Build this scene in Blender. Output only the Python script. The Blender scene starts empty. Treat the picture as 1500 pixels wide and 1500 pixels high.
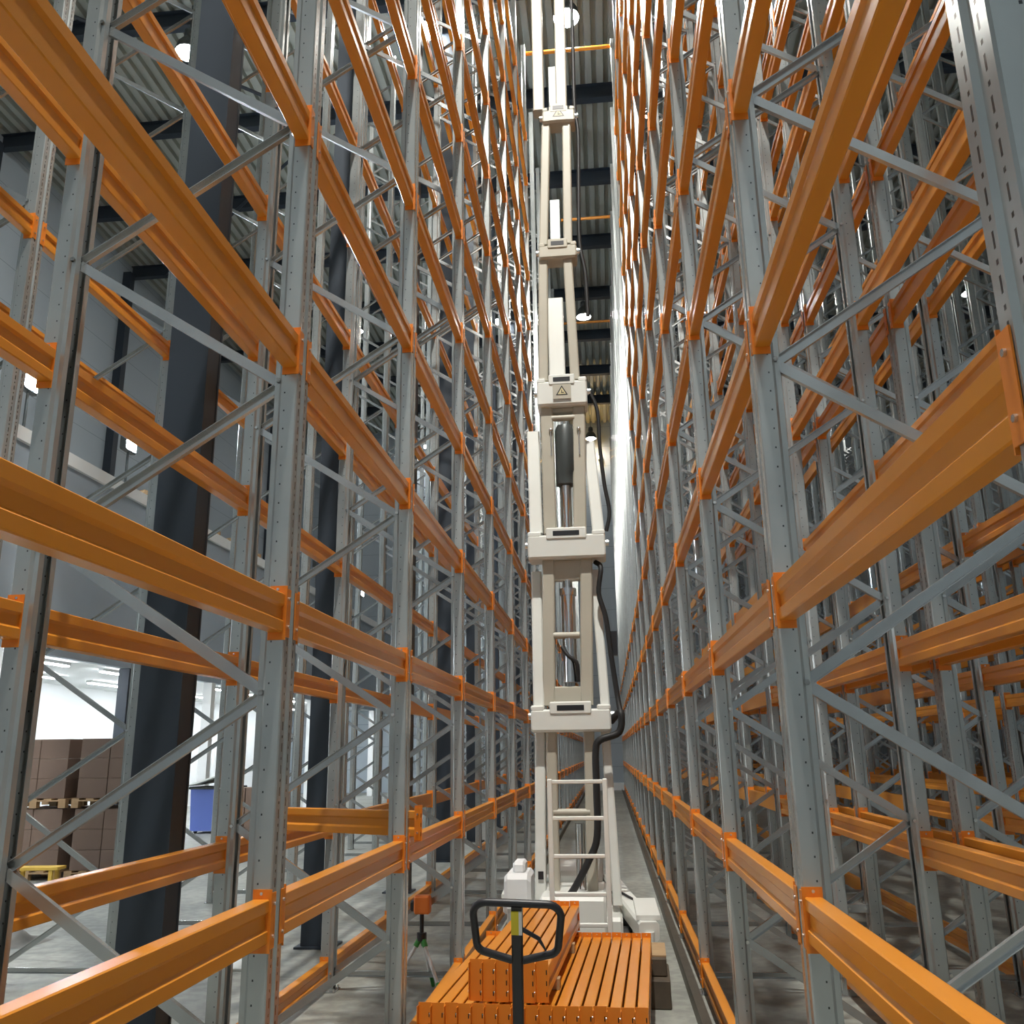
import bpy, math, random
from mathutils import Vector, Matrix
rnd = random.Random(7)
SC = bpy.context.scene
COL = SC.collection

# ------------------------------------------------------------------ helpers
class MB:
    """collects boxes, prisms and tubes into one mesh"""
    def __init__(s): s.v = []; s.f = []; s.m = []; s.sm = []
    def add(s, v, f, mi=0, smooth=False):
        n = len(s.v); s.v += [tuple(p) for p in v]
        for q in f: s.f.append([i + n for i in q]); s.m.append(mi); s.sm.append(smooth)
    def box(s, a, b, mi=0):
        x0, y0, z0 = a; x1, y1, z1 = b
        v = [(x0,y0,z0),(x1,y0,z0),(x1,y1,z0),(x0,y1,z0),(x0,y0,z1),(x1,y0,z1),(x1,y1,z1),(x0,y1,z1)]
        s.add(v, [(0,3,2,1),(4,5,6,7),(0,1,5,4),(1,2,6,5),(2,3,7,6),(3,0,4,7)], mi)
    def cbox(s, a, b, c, mi=0):
        """box with chamfered vertical and horizontal edges (octagon section in y/z swept along x, ends bevelled)"""
        x0, y0, z0 = a; x1, y1, z1 = b
        oct_ = lambda d: [(y0+d+c, z0+d), (y1-d-c, z0+d), (y1-d, z0+d+c), (y1-d, z1-d-c), (y1-d-c, z1-d), (y0+d+c, z1-d), (y0+d, z1-d-c), (y0+d, z0+d+c)]
        v = []
        for x, d in ((x0, c*.7), (x0+c*.7, 0), (x1-c*.7, 0), (x1, c*.7)):
            v += [(x, y, z) for y, z in oct_(d)]
        f = []
        for k in range(3):
            for i in range(8):
                j = (i+1) % 8; f.append((k*8+i, k*8+8+i, k*8+8+j, k*8+j))
        f += [tuple(range(8)), tuple(reversed(range(24, 32)))]
        s.add(v, f, mi)
    def prism(s, pts, frame, d0, d1, mi=0, cap=True, smooth=False):
        """pts 2-D closed loop; frame = function (u, v, d) -> xyz"""
        n = len(pts)
        v = [frame(u, w, d0) for u, w in pts] + [frame(u, w, d1) for u, w in pts]
        f = [(i, (i+1) % n, n+(i+1) % n, n+i) for i in range(n)]
        s.add(v, f, mi, smooth)
        if cap: s.add(v, [tuple(reversed(range(n))), tuple(range(n, 2*n))], mi)
    def tube(s, path, r, n=10, mi=0, cap=True, closed=False):
        P = [Vector(p) for p in path]; rs = r if isinstance(r, (list, tuple)) else [r]*len(P)
        v = []; prev = None
        for i, p in enumerate(P):
            if closed: t = P[(i+1) % len(P)] - P[i-1]
            else: t = (P[min(i+1, len(P)-1)] - P[max(i-1, 0)])
            t.normalize()
            if prev is None:
                a = Vector((0,0,1)) if abs(t.z) < .9 else Vector((1,0,0))
                nx = t.cross(a).normalized()
            else: nx = (prev - t*prev.dot(t)).normalized()
            ny = t.cross(nx); prev = nx
            for k in range(n):
                w = 2*math.pi*k/n; v.append(p + (nx*math.cos(w)+ny*math.sin(w))*rs[i])
        f = []; m = len(P)
        for i in range(m if closed else m-1):
            j = (i+1) % m
            for k in range(n): f.append((i*n+k, i*n+(k+1) % n, j*n+(k+1) % n, j*n+k))
        s.add(v, f, mi, True)
        if cap and not closed:
            s.add(v, [tuple(reversed(range(n))), tuple(range((m-1)*n, m*n))], mi)
    def sphere(s, c, r, nu=12, nv=8, mi=0, sz=1.0):
        v = [(c[0], c[1], c[2]-r*sz)]
        for j in range(1, nv):
            t = -math.pi/2 + math.pi*j/nv
            for i in range(nu):
                w = 2*math.pi*i/nu; v.append((c[0]+r*math.cos(t)*math.cos(w), c[1]+r*math.cos(t)*math.sin(w), c[2]+r*sz*math.sin(t)))
        v.append((c[0], c[1], c[2]+r*sz)); f = []
        for i in range(nu):
            f.append((0, 1+(i+1) % nu, 1+i)); b = 1+(nv-2)*nu; f.append((len(v)-1, b+i, b+(i+1) % nu))
            for j in range(nv-2):
                a = 1+j*nu; f.append((a+i, a+(i+1) % nu, a+nu+(i+1) % nu, a+nu+i))
        s.add(v, f, mi, True)
    def mesh(s, name, mats):
        me = bpy.data.meshes.new(name); me.from_pydata(s.v, [], s.f); me.update()
        for m in (mats if isinstance(mats, (list, tuple)) else [mats]): me.materials.append(m)
        me.polygons.foreach_set('material_index', s.m); me.polygons.foreach_set('use_smooth', s.sm)
        return me

def link(name, me, parent=None, loc=None, rotz=0, label=None):
    o = bpy.data.objects.new(name, me); COL.objects.link(o)
    if parent: o.parent = parent
    if loc is not None: o.location = loc
    if rotz: o.rotation_euler = (0, 0, rotz)
    if label: o['label'] = label
    return o
def tag(o, label, cat, group=None):
    o['label'] = label; o['category'] = cat; o['kind'] = 'thing'
    if group: o['group'] = group
    return o
def thing(name, label, cat, loc=(0,0,0), rotz=0, group=None):
    return tag(link(name, None, None, loc, rotz), label, cat, group)
def struct(name, mb, mats, loc=None):
    o = link(name, mb.mesh(name, mats), None, loc); o['kind'] = 'structure'; return o
ORD = ['first','second','third','fourth','fifth','sixth','seventh','eighth','ninth','tenth','eleventh','twelfth','thirteenth','fourteenth',
       'fifteenth','sixteenth','seventeenth','eighteenth','nineteenth','twentieth','twentyfirst','twentysecond']

# ------------------------------------------------------------------ materials
def mat(name, base, rough=.5, metal=0.0, noise=None, emit=None, strength=0, coat=0, bump=None, spec=None):
    m = bpy.data.materials.new(name); m.use_nodes = True; nt = m.node_tree; b = nt.nodes['Principled BSDF']
    b.inputs['Base Color'].default_value = (*base, 1); b.inputs['Roughness'].default_value = rough; b.inputs['Metallic'].default_value = metal
    if coat: b.inputs['Coat Weight'].default_value = coat; b.inputs['Coat Roughness'].default_value = .12
    if spec is not None: b.inputs['Specular IOR Level'].default_value = spec
    if emit: b.inputs['Emission Color'].default_value = (*emit, 1); b.inputs['Emission Strength'].default_value = strength
    if noise:
        sc, amt, second = noise
        tc = nt.nodes.new('ShaderNodeTexCoord'); n = nt.nodes.new('ShaderNodeTexNoise'); n.inputs['Scale'].default_value = sc; n.inputs['Detail'].default_value = 4
        nt.links.new(tc.outputs['Object'], n.inputs['Vector'])
        r = nt.nodes.new('ShaderNodeValToRGB'); r.color_ramp.elements[0].position = .35; r.color_ramp.elements[1].position = .68
        r.color_ramp.elements[0].color = (*base, 1); r.color_ramp.elements[1].color = (*[base[i]*(1-amt)+second[i]*amt for i in range(3)], 1)
        nt.links.new(n.outputs['Fac'], r.inputs['Fac']); nt.links.new(r.outputs['Color'], b.inputs['Base Color'])
        if bump:
            bp = nt.nodes.new('ShaderNodeBump'); bp.inputs['Strength'].default_value = bump; bp.inputs['Distance'].default_value = .01
            nt.links.new(n.outputs['Fac'], bp.inputs['Height']); nt.links.new(bp.outputs['Normal'], b.inputs['Normal'])
    return m

def post_material():
    """galvanised post with its rows of punched slots and bolt holes"""
    m = mat('galvanised_post', (.50,.53,.525), .23, .6, noise=(3.0, .6, (.37,.395,.395)))
    nt = m.node_tree; b = nt.nodes['Principled BSDF']; N = nt.nodes.new; L = nt.links.new
    tc = [n for n in nt.nodes if n.type == 'TEX_COORD'][0]
    sp = N('ShaderNodeSeparateXYZ'); L(tc.outputs['Object'], sp.inputs[0]); sn = N('ShaderNodeSeparateXYZ'); L(tc.outputs['Normal'], sn.inputs[0])
    def M(op, a, c=None, d=None):
        n = N('ShaderNodeMath'); n.operation = op
        for i, q in enumerate((a, c, d)):
            if q is None: continue
            if isinstance(q, (int, float)): n.inputs[i].default_value = q
            else: L(q, n.inputs[i])
        return n.outputs[0]
    def near(val, c, w): return M('LESS_THAN', M('ABSOLUTE', M('SUBTRACT', val, c)), w)
    y, z, x = sp.outputs['Y'], sp.outputs['Z'], sp.outputs['X']
    nx = M('GREATER_THAN', M('ABSOLUTE', sn.outputs['X']), .8); ny = M('GREATER_THAN', M('ABSOLUTE', sn.outputs['Y']), .8)
    fz = M('FRACT', M('DIVIDE', z, .08)); fz2 = M('FRACT', M('ADD', M('DIVIDE', z, .08), .5))
    slot = M('MAXIMUM', M('MULTIPLY', near(y, .034, .0036), near(fz, .5, .2)), M('MULTIPLY', near(y, .106, .0036), near(fz2, .5, .2)))
    hole = M('MAXIMUM', M('MULTIPLY', near(y, .034, .004), near(fz2, .5, .06)), M('MULTIPLY', near(y, .106, .004), near(fz, .5, .06)))
    side = M('MULTIPLY', near(M('ABSOLUTE', x), .052, .003), near(fz, .5, .045))
    nx = M('MULTIPLY', nx, near(x, 0, .03)); mask = M('MAXIMUM', M('MULTIPLY', nx, M('MAXIMUM', slot, hole)), M('MULTIPLY', ny, side))
    mix = N('ShaderNodeMix'); mix.data_type = 'RGBA'
    src = b.inputs['Base Color'].links[0].from_socket
    L(mask, mix.inputs[0]); L(src, mix.inputs[6]); mix.inputs[7].default_value = (.06,.065,.068,1)
    L(mix.outputs[2], b.inputs['Base Color'])
    return m

def floor_material():
    m = mat('concrete', (.30,.31,.28), .62); nt = m.node_tree; b = nt.nodes['Principled BSDF']; N = nt.nodes.new; L = nt.links.new
    tc = N('ShaderNodeTexCoord')
    n1 = N('ShaderNodeTexNoise'); n1.inputs['Scale'].default_value = .55; n1.inputs['Detail'].default_value = 7; n1.inputs['Roughness'].default_value = .62
    n2 = N('ShaderNodeTexNoise'); n2.inputs['Scale'].default_value = 9; n2.inputs['Detail'].default_value = 5
    L(tc.outputs['Object'], n1.inputs['Vector']); L(tc.outputs['Object'], n2.inputs['Vector'])
    r = N('ShaderNodeValToRGB'); r.color_ramp.elements[0].position = .3; r.color_ramp.elements[1].position = .7
    r.color_ramp.elements[0].color = (.22,.225,.20,1); r.color_ramp.elements[1].color = (.40,.41,.375,1); L(n1.outputs['Fac'], r.inputs['Fac'])
    r2 = N('ShaderNodeValToRGB'); r2.color_ramp.elements[0].position = .42; r2.color_ramp.elements[1].position = .6
    r2.color_ramp.elements[0].color = (.82,.82,.82,1); r2.color_ramp.elements[1].color = (1.04,1.04,1.02,1); L(n2.outputs['Fac'], r2.inputs['Fac'])
    mx = N('ShaderNodeMix'); mx.data_type = 'RGBA'; mx.blend_type = 'MULTIPLY'; mx.inputs[0].default_value = 1
    L(r.outputs['Color'], mx.inputs[6]); L(r2.outputs['Color'], mx.inputs[7]); L(mx.outputs[2], b.inputs['Base Color'])
    rr = N('ShaderNodeMapRange'); rr.inputs[3].default_value = .45; rr.inputs[4].default_value = .75; L(n1.outputs['Fac'], rr.inputs[0]); L(rr.outputs[0], b.inputs['Roughness'])
    return m

def panel_material():
    m = mat('wall_panel', (.36,.42,.47), .5); nt = m.node_tree; b = nt.nodes['Principled BSDF']; N = nt.nodes.new; L = nt.links.new
    tc = N('ShaderNodeTexCoord'); sp = N('ShaderNodeSeparateXYZ'); L(tc.outputs['Object'], sp.inputs[0])
    d = N('ShaderNodeMath'); d.operation = 'DIVIDE'; d.inputs[1].default_value = 1.1; L(sp.outputs['Z'], d.inputs[0])
    fr = N('ShaderNodeMath'); fr.operation = 'FRACT'; L(d.outputs[0], fr.inputs[0])
    lt = N('ShaderNodeMath'); lt.operation = 'LESS_THAN'; lt.inputs[1].default_value = .018; L(fr.outputs[0], lt.inputs[0])
    mx = N('ShaderNodeMix'); mx.data_type = 'RGBA'; L(lt.outputs[0], mx.inputs[0]); mx.inputs[6].default_value = (.36,.42,.47,1); mx.inputs[7].default_value = (.2,.24,.27,1)
    L(mx.outputs[2], b.inputs['Base Color']); return m

def lamp_material(name, col, s):
    m = bpy.data.materials.new(name); m.use_nodes = True; nt = m.node_tree; nt.nodes.remove(nt.nodes['Principled BSDF'])
    e = nt.nodes.new('ShaderNodeEmission'); e.inputs['Color'].default_value = (*col, 1); e.inputs['Strength'].default_value = s
    nt.links.new(e.outputs[0], [n for n in nt.nodes if n.type == 'OUTPUT_MATERIAL'][0].inputs['Surface']); return m

ORANGE = mat('orange_enamel', (.70,.262,.028), .24, 0, coat=.0, noise=(2.5, .25, (.63,.225,.025)))
ORANGE_PLATE = mat('orange_enamel_plate', (.78,.225,.014), .42, 0)
DARKHOLE = mat('punched_slot', (.02,.012,.006), .9)
POST = post_material()
GALV = mat('galvanised_brace', (.52,.54,.545), .24, .8, noise=(4.0, .55, (.37,.39,.39)))
ZINC = mat('zinc_bolt', (.7,.7,.68), .25, .9)
NAVY = mat('navy_steel', (.024,.034,.048), .5, .1)
DECK = mat('roof_deck', (.50,.52,.47), .45, .35, noise=(1.2, .4, (.40,.42,.38)))
FLOOR = floor_material()
PANEL = panel_material()
WHITE = mat('white_machine_paint', (.78,.79,.75), .38, 0, coat=.2, noise=(3.0, .3, (.66,.67,.62)))
BEIGE = mat('shaded_white_machine_paint', (.50,.47,.39), .45, 0, noise=(3.0, .4, (.42,.39,.32)))  # same white machine paint, with the shade on its fronts mixed into the colour
CHROME = mat('chromed_rod', (.75,.75,.76), .12, 1.0)
RUBBER = mat('black_rubber', (.014,.014,.015), .55)
BLACK = mat('black_powder_coat', (.016,.016,.02), .42, 0)
DKGREY = mat('dark_grey_motor', (.07,.08,.08), .4, .3)
YELLOW = mat('yellow_sticker', (.75,.62,.03), .5)
WHITEPLASTIC = mat('white_plastic', (.8,.8,.8), .5)
WOOD = mat('raw_pallet_wood', (.45,.30,.16), .75, 0, noise=(6.0, .6, (.30,.19,.10)))
DKWOOD = mat('dark_timber', (.10,.075,.05), .8, 0, noise=(8.0, .6, (.05,.036,.026)))
CARTON = mat('brown_cardboard', (.19,.13,.10), .8, 0, noise=(2.0, .4, (.14,.095,.075)))
BLUEP = mat('blue_plastic', (.10,.16,.50), .45)
GREEN = mat('green_plastic', (.05,.30,.06), .45)
YWOOD = mat('yellow_bench_wood', (.72,.48,.08), .6)
SHEET = mat('pale_sheet', (.70,.72,.70), .8)
RAG = mat('grey_rag', (.32,.31,.29), .9, 0, noise=(9, .6, (.2,.2,.19)))
PALEWALL = mat('pale_plaster', (.74,.76,.76), .7)
LAMP = lamp_material('lamp_globe_glow', (1.0, .97, .90), 600)
FLOOD = lamp_material('floodlight_glow', (.78, .90, 1.0), 1000)
FLOOD_DIM = lamp_material('far_floodlight_glow', (.78, .90, 1.0), 90)
STRIP = lamp_material('strip_light_glow', (.90, .95, 1.0), 75)
WARM = lamp_material('sodium_glow', (1.0, .55, .12), 60)

# ------------------------------------------------------------------ camera
CAMZ = 1.85
F, PIT, YAW, ROL = 1317.97, .2610, .1003, -.0146
cy, sy, cp, sp_ = math.cos(YAW), math.sin(YAW), math.cos(PIT), math.sin(PIT)
fwd = Vector((-sy*cp, cy*cp, sp_)); rt = Vector((cy, sy, 0)); up = rt.cross(fwd)
R_ = rt*math.cos(ROL) + up*math.sin(ROL); U_ = up*math.cos(ROL) - rt*math.sin(ROL)
cd = bpy.data.cameras.new('camera'); cam = bpy.data.objects.new('camera', cd); COL.objects.link(cam)
cam.matrix_world = Matrix(((R_.x, U_.x, -fwd.x, 0), (R_.y, U_.y, -fwd.y, 0), (R_.z, U_.z, -fwd.z, CAMZ), (0, 0, 0, 1)))
cd.sensor_width = 36; cd.lens = F/1500*36; cd.clip_start = .05; cd.clip_end = 300
SC.camera = cam
CAMP = Vector((0, 0, CAMZ))
def proj(p):
    d = Vector(p) - CAMP; w = d.dot(fwd)
    return (750 + F*d.dot(R_)/w, 750 - F*d.dot(U_)/w, w) if w > .3 else None
def seen(a, b, mg=90, n=13):
    """does the segment a-b come into the view (with a margin)? returns its length in the picture"""
    a, b = Vector(a), Vector(b); q = []
    for i in range(n):
        p = proj(a.lerp(b, i/(n-1)))
        if p and -mg < p[0] < 1500+mg and -mg < p[1] < 1500+mg: q.append(p)
    if not q: return 0
    return max(2.0, math.hypot(q[-1][0]-q[0][0], q[-1][1]-q[0][1])) * (1 + 60/max(q[0][2], 1))

# ------------------------------------------------------------------ rack dimensions (metres)
D = 1.163; BAY = 2.2; TOP = 17.05; NB = 20
A_X, B_X = .652, 1.240
YL, YR = 3.398, 3.462
LEV = [.265 + 1.1165*k for k in range(14)]           # connector tops
PW, PD = .14, .10
CH = .213                                            # connector height

# post: open section folded from sheet, extruded
def strip_loop(line, t):
    L_ = [Vector(p) for p in line]; off = []
    for i, p in enumerate(L_):
        d1 = (L_[i]-L_[i-1]).normalized() if i > 0 else (L_[1]-L_[0]).normalized()
        d2 = (L_[i+1]-L_[i]).normalized() if i < len(L_)-1 else d1
        n1 = Vector((d1.y, -d1.x)); n2 = Vector((d2.y, -d2.x)); n = (n1+n2)
        n = n/max(.4, n.length_squared/2) if n.length > 1e-6 else n1
        off.append(p + n*t)
    return [tuple(p) for p in L_] + [tuple(p) for p in reversed(off)]
POSTLINE = [(.100,.045),(.100,.012),(.080,.012),(.068,.0),(.005,.0),(.0,.005),(.0,.050),(.011,.058),(.011,.082),(.0,.090),(.0,.135),(.005,.14),(.068,.14),(.080,.128),(.100,.128),(.100,.095)]
def post_mesh(name, flip):
    mb = MB(); loop = strip_loop(POSTLINE, .003)
    sg = -1 if flip else 1
    mb.prism(loop, lambda u, w, d: (sg*u, w, d), .008, TOP, cap=True)
    return mb.mesh(name, POST)
ME_POST_A = post_mesh('rack_post', False)      # perforated face towards -x, origin on that face
ME_POST_B = post_mesh('rack_post_reverse', True)
def foot_mesh():
    mb = MB(); mb.box((-.02,-.02,0), (.13,.16,.008))
    for q in ((.115,.0),(.115,.14)): mb.tube([(q[0],q[1],.008),(q[0],q[1],.03)], .009, 6, 1)
    return mb.mesh('foot_plate', [GALV, ZINC])
ME_FOOT = foot_mesh()

# braces: cold-rolled channels in a zig-zag; joints on the aisle side at JA, on the far side half a pitch higher
JA, JP = .79, 1.295
def brace_nodes(flip):
    pts = []; z = JA - JP/2 - .02; side = 1
    pts.append((side, .14))
    z = JA; side = 0
    while z < TOP-.1: pts.append((side, z)); z += JP/2; side = 1-side
    xa, xb = .085, D-.085
    X = (lambda s: xb if s == 0 else xa) if flip else (lambda s: xa if s == 0 else xb)
    return [(X(s), z) for s, z in pts]
def channel(mb, p, q, y0=.048, w=.043, dep=.024, t=.003, bolts=True):
    (x0, z0), (x1, z1) = p, q
    d = Vector((x1-x0, z1-z0)); Ln = d.length; d.normalize(); n = Vector((-d.y, d.x))
    if n.y < 0: n = -n
    rising = d.x*d.y > 0
    h = w/2
    if rising: sec = [(-h,0),(-h,dep),(h,dep),(h,0),(h-t,0),(h-t,dep-t),(-h+t,dep-t),(-h+t,0)]
    else: sec = [(-h,dep),(-h,0),(h,0),(h,dep),(h-t,dep),(h-t,t),(-h+t,t),(-h+t,dep)]
    off = y0 if rising else y0+.001
    fr = lambda u, v, s: (x0 + d.x*s + n.x*u, off + v, z0 + d.y*s + n.y*u)
    mb.prism(sec, fr, .012, Ln-.012)
    if bolts:
        for (bx, bz) in (p, q): mb.tube([(bx, y0-.046, bz), (bx, y0-.034, bz)], .011, 6, 1)
def brace_mesh(p, q):
    mb = MB(); channel(mb, p, q); return mb.mesh('brace', [GALV, ZINC])
BR = {}
for fl in (False, True):
    nd = brace_nodes(fl); BR[fl] = [brace_mesh(nd[i], nd[i+1]) for i in range(len(nd)-1)]
def horiz_mesh():
    mb = MB(); channel(mb, (.05,.13), (D-.05,.1301), y0=.048); return mb.mesh('base_strut', [GALV, ZINC])
ME_BASE = horiz_mesh()
LAT = {}
for fl in (False, True):
    mb = MB(); nd = brace_nodes(fl)
    for i in range(len(nd)-1): channel(mb, nd[i], nd[i+1], bolts=False)
    channel(mb, (.05,.13), (D-.05,.1301), bolts=False)
    LAT[fl] = mb.mesh('lattice', [GALV, ZINC])

# racks: name, x of the side nearest x=0 ... stored as x of the low-x face, y of first frame, flip, levels
RACKS = [
    dict(k='left aisle rack', x=-B_X-D, y=YL, flip=True, near=6, first=-1, lev=range(14)),
    dict(k='right aisle rack', x=A_X, y=YR, flip=False, near=6, first=-1, lev=range(14)),
    dict(k='outer left rack', x=-4.16-D, y=YL, flip=True, near=4, first=0, lev=[5], last=3),
    dict(k='second right rack', x=1.98, y=YR, flip=True, near=4, first=0, lev=range(14)),
    dict(k='third right rack', x=5.03, y=YR, flip=False, near=2, first=0, lev=range(5)),
    dict(k='fourth right rack', x=6.36, y=YR, flip=True, near=0, first=0, lev=range(5)),
    dict(k='fifth right rack', x=9.41, y=YR, flip=False, near=0, first=0, lev=range(5)),
    dict(k='sixth right rack', x=10.74, y=YR, flip=True, near=0, first=0, lev=range(5)),
]
def frame(rk, i):
    x, y = rk['x'], rk['y'] + BAY*i
    fl = rk['flip']; nth = ORD[i - rk['first']]
    r = thing('rack_upright_frame', f"galvanised upright frame, {nth} from the camera in the {rk['k']}", 'rack frame', (x, y, 0), 0, 'upright frames of the ' + rk['k'])
    link('post', ME_POST_A, r); link('post', ME_POST_B, r, (D, 0, 0))
    if i <= rk['near']:
        link('foot_plate', ME_FOOT, r); f2 = link('foot_plate', ME_FOOT, r, (D, .14, 0), math.pi)
        link('base_strut', ME_BASE, r)
        for me in BR[fl]: link('brace', me, r)
    else: link('lattice', LAT[fl], r)
for rk in RACKS:
    for i in range(rk['first'], NB):
        x, y = rk['x'], rk['y'] + BAY*i
        ok = (i == -1) or any(seen((x+dx, y, 0), (x+dx, y, TOP), 120) for dx in (0, D))
        if ok: frame(rk, i)

# ------------------------------------------------------------------ beams
BL = BAY - PW; BH = .15; BWD = .062
def beam_loop(b=.004):
    W, H = BWD, BH
    return [(b,0),(0,-b),(0,-.042),(.011,-.054),(.011,-.096),(0,-.108),(0,-H+b),(b,-H),(W-b,-H),(W,-H+b),(W,-.108),(W-.011,-.096),(W-.011,-.054),(W,-.042),(W,-b),(W-b,0)]
def beam_mesh(length):
    mb = MB(); mb.prism(beam_loop(), lambda u, w, d: (u, d, w), .003, length-.003); return mb.mesh('pallet_beam', ORANGE)
def conn_mesh(end, length):
    """L-shaped hook-on end connector; local origin as the beam's (top front edge of the beam at z=0)"""
    mb = MB(); s = 1 if end == 0 else -1
    Y = (lambda q: q) if end == 0 else (lambda q: length - q)
    def bx(a, b, mi=0):
        y0, y1 = sorted((Y(a[1]), Y(b[1]))); mb.box((a[0], y0, a[2]), (b[0], y1, b[2]), mi)
    zt, zb = .033, .033-CH
    bx((-.009, .0005, zb), (.0625, .0045, zt))                       # plate against the side of the post
    bx((-.009, -.042, zb+.012), (-.0052, .0005, zt-.012))           # flange hooked over the front of the post
    for k in range(3):                                               # hook slots
        zc = zt - .062 - k*.055
        bx((.048, .0001, zc-.012), (.054, .0004, zc+.012), 1)
    for k in range(2): mb.tube([(-.0093, Y(-.021), zt-.05-k*.11), (-.015, Y(-.021), zt-.05-k*.11)], .007, 6, 2)
    mb.tube([(.03, Y(.0045), zt-.014), (.03, Y(.0075), zt-.014)], .006, 6, 2)
    return mb.mesh('connector', [ORANGE_PLATE, DARKHOLE, ZINC])
ME_BEAM = beam_mesh(BL); ME_C0 = conn_mesh(0, BL); ME_C1 = conn_mesh(1, BL)
def make_beam(label, loc, rotz, group, parts=True):
    o = tag(link('pallet_beam', ME_BEAM, None, loc, rotz), label, 'pallet rack beam', group)
    if parts:
        link('connector', ME_C0, o); link('connector', ME_C1, o)
    return o
cand = []
for rk in RACKS:
    lo, hi = rk['x'], rk['x'] + D
    if rk['flip']: faces = (('aisle', hi, 1), ('rear', lo, 0))
    else: faces = (('aisle', lo, 0), ('rear', hi, 1))
    for i in range(rk['first'], rk.get('last', NB-1)):
        for face, fx, rot in faces:
            for lv in rk['lev']:
                if i >= 6 and lv > 4: continue      # the far bays carry no upper beams yet
                y0 = rk['y'] + BAY*i + PW; z = LEV[lv] - .033
                size = seen((fx, y0, z), (fx, y0+BL, z), 60)
                if not size: continue
                hid = {'left aisle rack': 1, 'right aisle rack': 1}.get(rk['k'], .45) * (1 if face == 'aisle' else .7)
                cand.append((size*hid, rk, i, face, fx, rot, lv, y0, z))
cand.sort(key=lambda c: -c[0])
N_IND = 268
mass = MB()
for n, (size, rk, i, face, fx, rot, lv, y0, z) in enumerate(cand):
    loc = (fx+.004, y0, z) if not rot else (fx-.004, y0+BL, z)
    if n < N_IND:
        lab = f"orange beam {ORD[lv - rk['lev'][0]]} up in {ORD[i - rk['first']]} bay from camera, {face} side of {rk['k']}"
        make_beam(lab, loc, math.pi if rot else 0, f"beams on the {face} side of the {rk['k']}")
    else:
        sg = -1 if rot else 1
        lp = [(0,0),(0,-.042),(.011,-.054),(.011,-.096),(0,-.108),(0,-BH),(BWD,-BH),(BWD,0)]
        mass.prism(lp, lambda u, w, d: (loc[0]+sg*u, loc[1]+sg*d, z+w), .003, BL-.003, 0, False)
        for q in (.0005, BL-.0045):
            ys = sorted((loc[1]+sg*q, loc[1]+sg*(q+.004))); xs = sorted((loc[0]-sg*.009, loc[0]+sg*.072))
            mass.box((xs[0], ys[0], z+.033-CH), (xs[1], ys[1], z+.033), 1)
o = tag(link('far_beam_mass', mass.mesh('far_beam_mass', [ORANGE, ORANGE_PLATE])), 'mass of small orange beams deep in the far racking', 'pallet rack beam'); o['kind'] = 'stuff'

# row spacers between the two back-to-back racks on the right
mb = MB(); mb.box((0,0,-.03), (1.98-A_X-D, .03, .03)); mb.tube([(.02,-.001,0),(.02,-.012,0)], .01, 6, 1); mb.tube([(1.98-A_X-D-.02,-.001,0),(1.98-A_X-D-.02,-.012,0)], .01, 6, 1)
ME_SP = mb.mesh('row_spacer', [GALV, ZINC])
for i in range(0, 4):
    for k in range(4):
        tag(link('row_spacer', ME_SP, None, (A_X+D, YR+BAY*i+.05, .62+1.36*(k*2))), f"short steel spacer {ORD[k]} up between the paired right racks at their {ORD[i+1]} frames", 'row spacer', 'row spacers of the right racks')

# portal ties across the aisle
for j, i in enumerate((6, 9, 12)):
    mb = MB(); mb.tube([(-B_X+.012, 0, 0), (A_X-.012, 0, .004)], .045, 12)
    t = tag(link('portal_tie', mb.mesh('portal_tie', ORANGE), None, (0, YR+BAY*i+.05, TOP-.16)), f"orange tube tying the rack tops across the aisle, {ORD[j]} from the camera", 'portal tie', 'orange portal ties over the aisle')
    mb = MB()
    for x0 in (-B_X+.006, A_X-.012): mb.box((x0, -.07, -.07), (x0+.006, .07, .07))
    link('end_plate', mb.mesh('end_plate', ORANGE_PLATE), t)

# guide rails on the floor in front of the racks
for nm, x0, s in (('left', -B_X, 1), ('right', A_X, -1)):
    mb = MB()
    L_ = [(0,.0),(.10,.0),(.10,.006),(.006,.006),(.006,.11),(.0,.11)]
    y0, y1 = (.2, YR+BAY*19.2)
    mb.prism(L_, lambda u, w, d: (x0+s*(.115-u), d, w), y0, y1)
    tag(link('guide_rail', mb.mesh('guide_rail', mat('rail_steel_'+nm, (.14,.125,.10), .5, .6, noise=(5, .5, (.07,.065,.055))))), f"dark steel angle guide rail along the floor at the {nm} aisle rack", 'guide rail')

# ------------------------------------------------------------------ building shell
XW0, XW1, YB, YF, ZR = -16.4, 17.0, -9.0, 45.9, 18.95
mb = MB(); mb.box((XW0-.3, YB-.3, -.2), (XW1+.3, YF+.3, 0)); struct('floor', mb, FLOOR)
mb = MB(); per = .30; prof = []
x = XW0
while x < XW1:
    prof += [(x, ZR), (x+.15, ZR), (x+.175, ZR+.13), (x+.275, ZR+.13)]; x += per
prof2 = prof + [(XW1+.1, ZR+.25), (XW0, ZR+.25)]
n = len(prof)
v = [(px, YB, pz) for px, pz in prof] + [(px, YF, pz) for px, pz in prof]
mb.add(v, [(i, i+1, n+i+1, n+i) for i in range(n-1)])
mb.box((XW0-.3, YB-.3, ZR+.16), (XW1+.3, YF+.3, ZR+.3))
struct('ceiling', mb, DECK)
def ibeam(mb, fr, d0, d1, w, h, t=.02):
    a, b = w/2, h
    lp = [(-a,0),(a,0),(a,t),(t/2,t),(t/2,b-t),(a,b-t),(a,b),(-a,b),(-a,b-t),(-t/2,b-t),(-t/2,t),(-a,t)]
    mb.prism(lp, fr, d0, d1)
k = -7; n = 0
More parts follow.
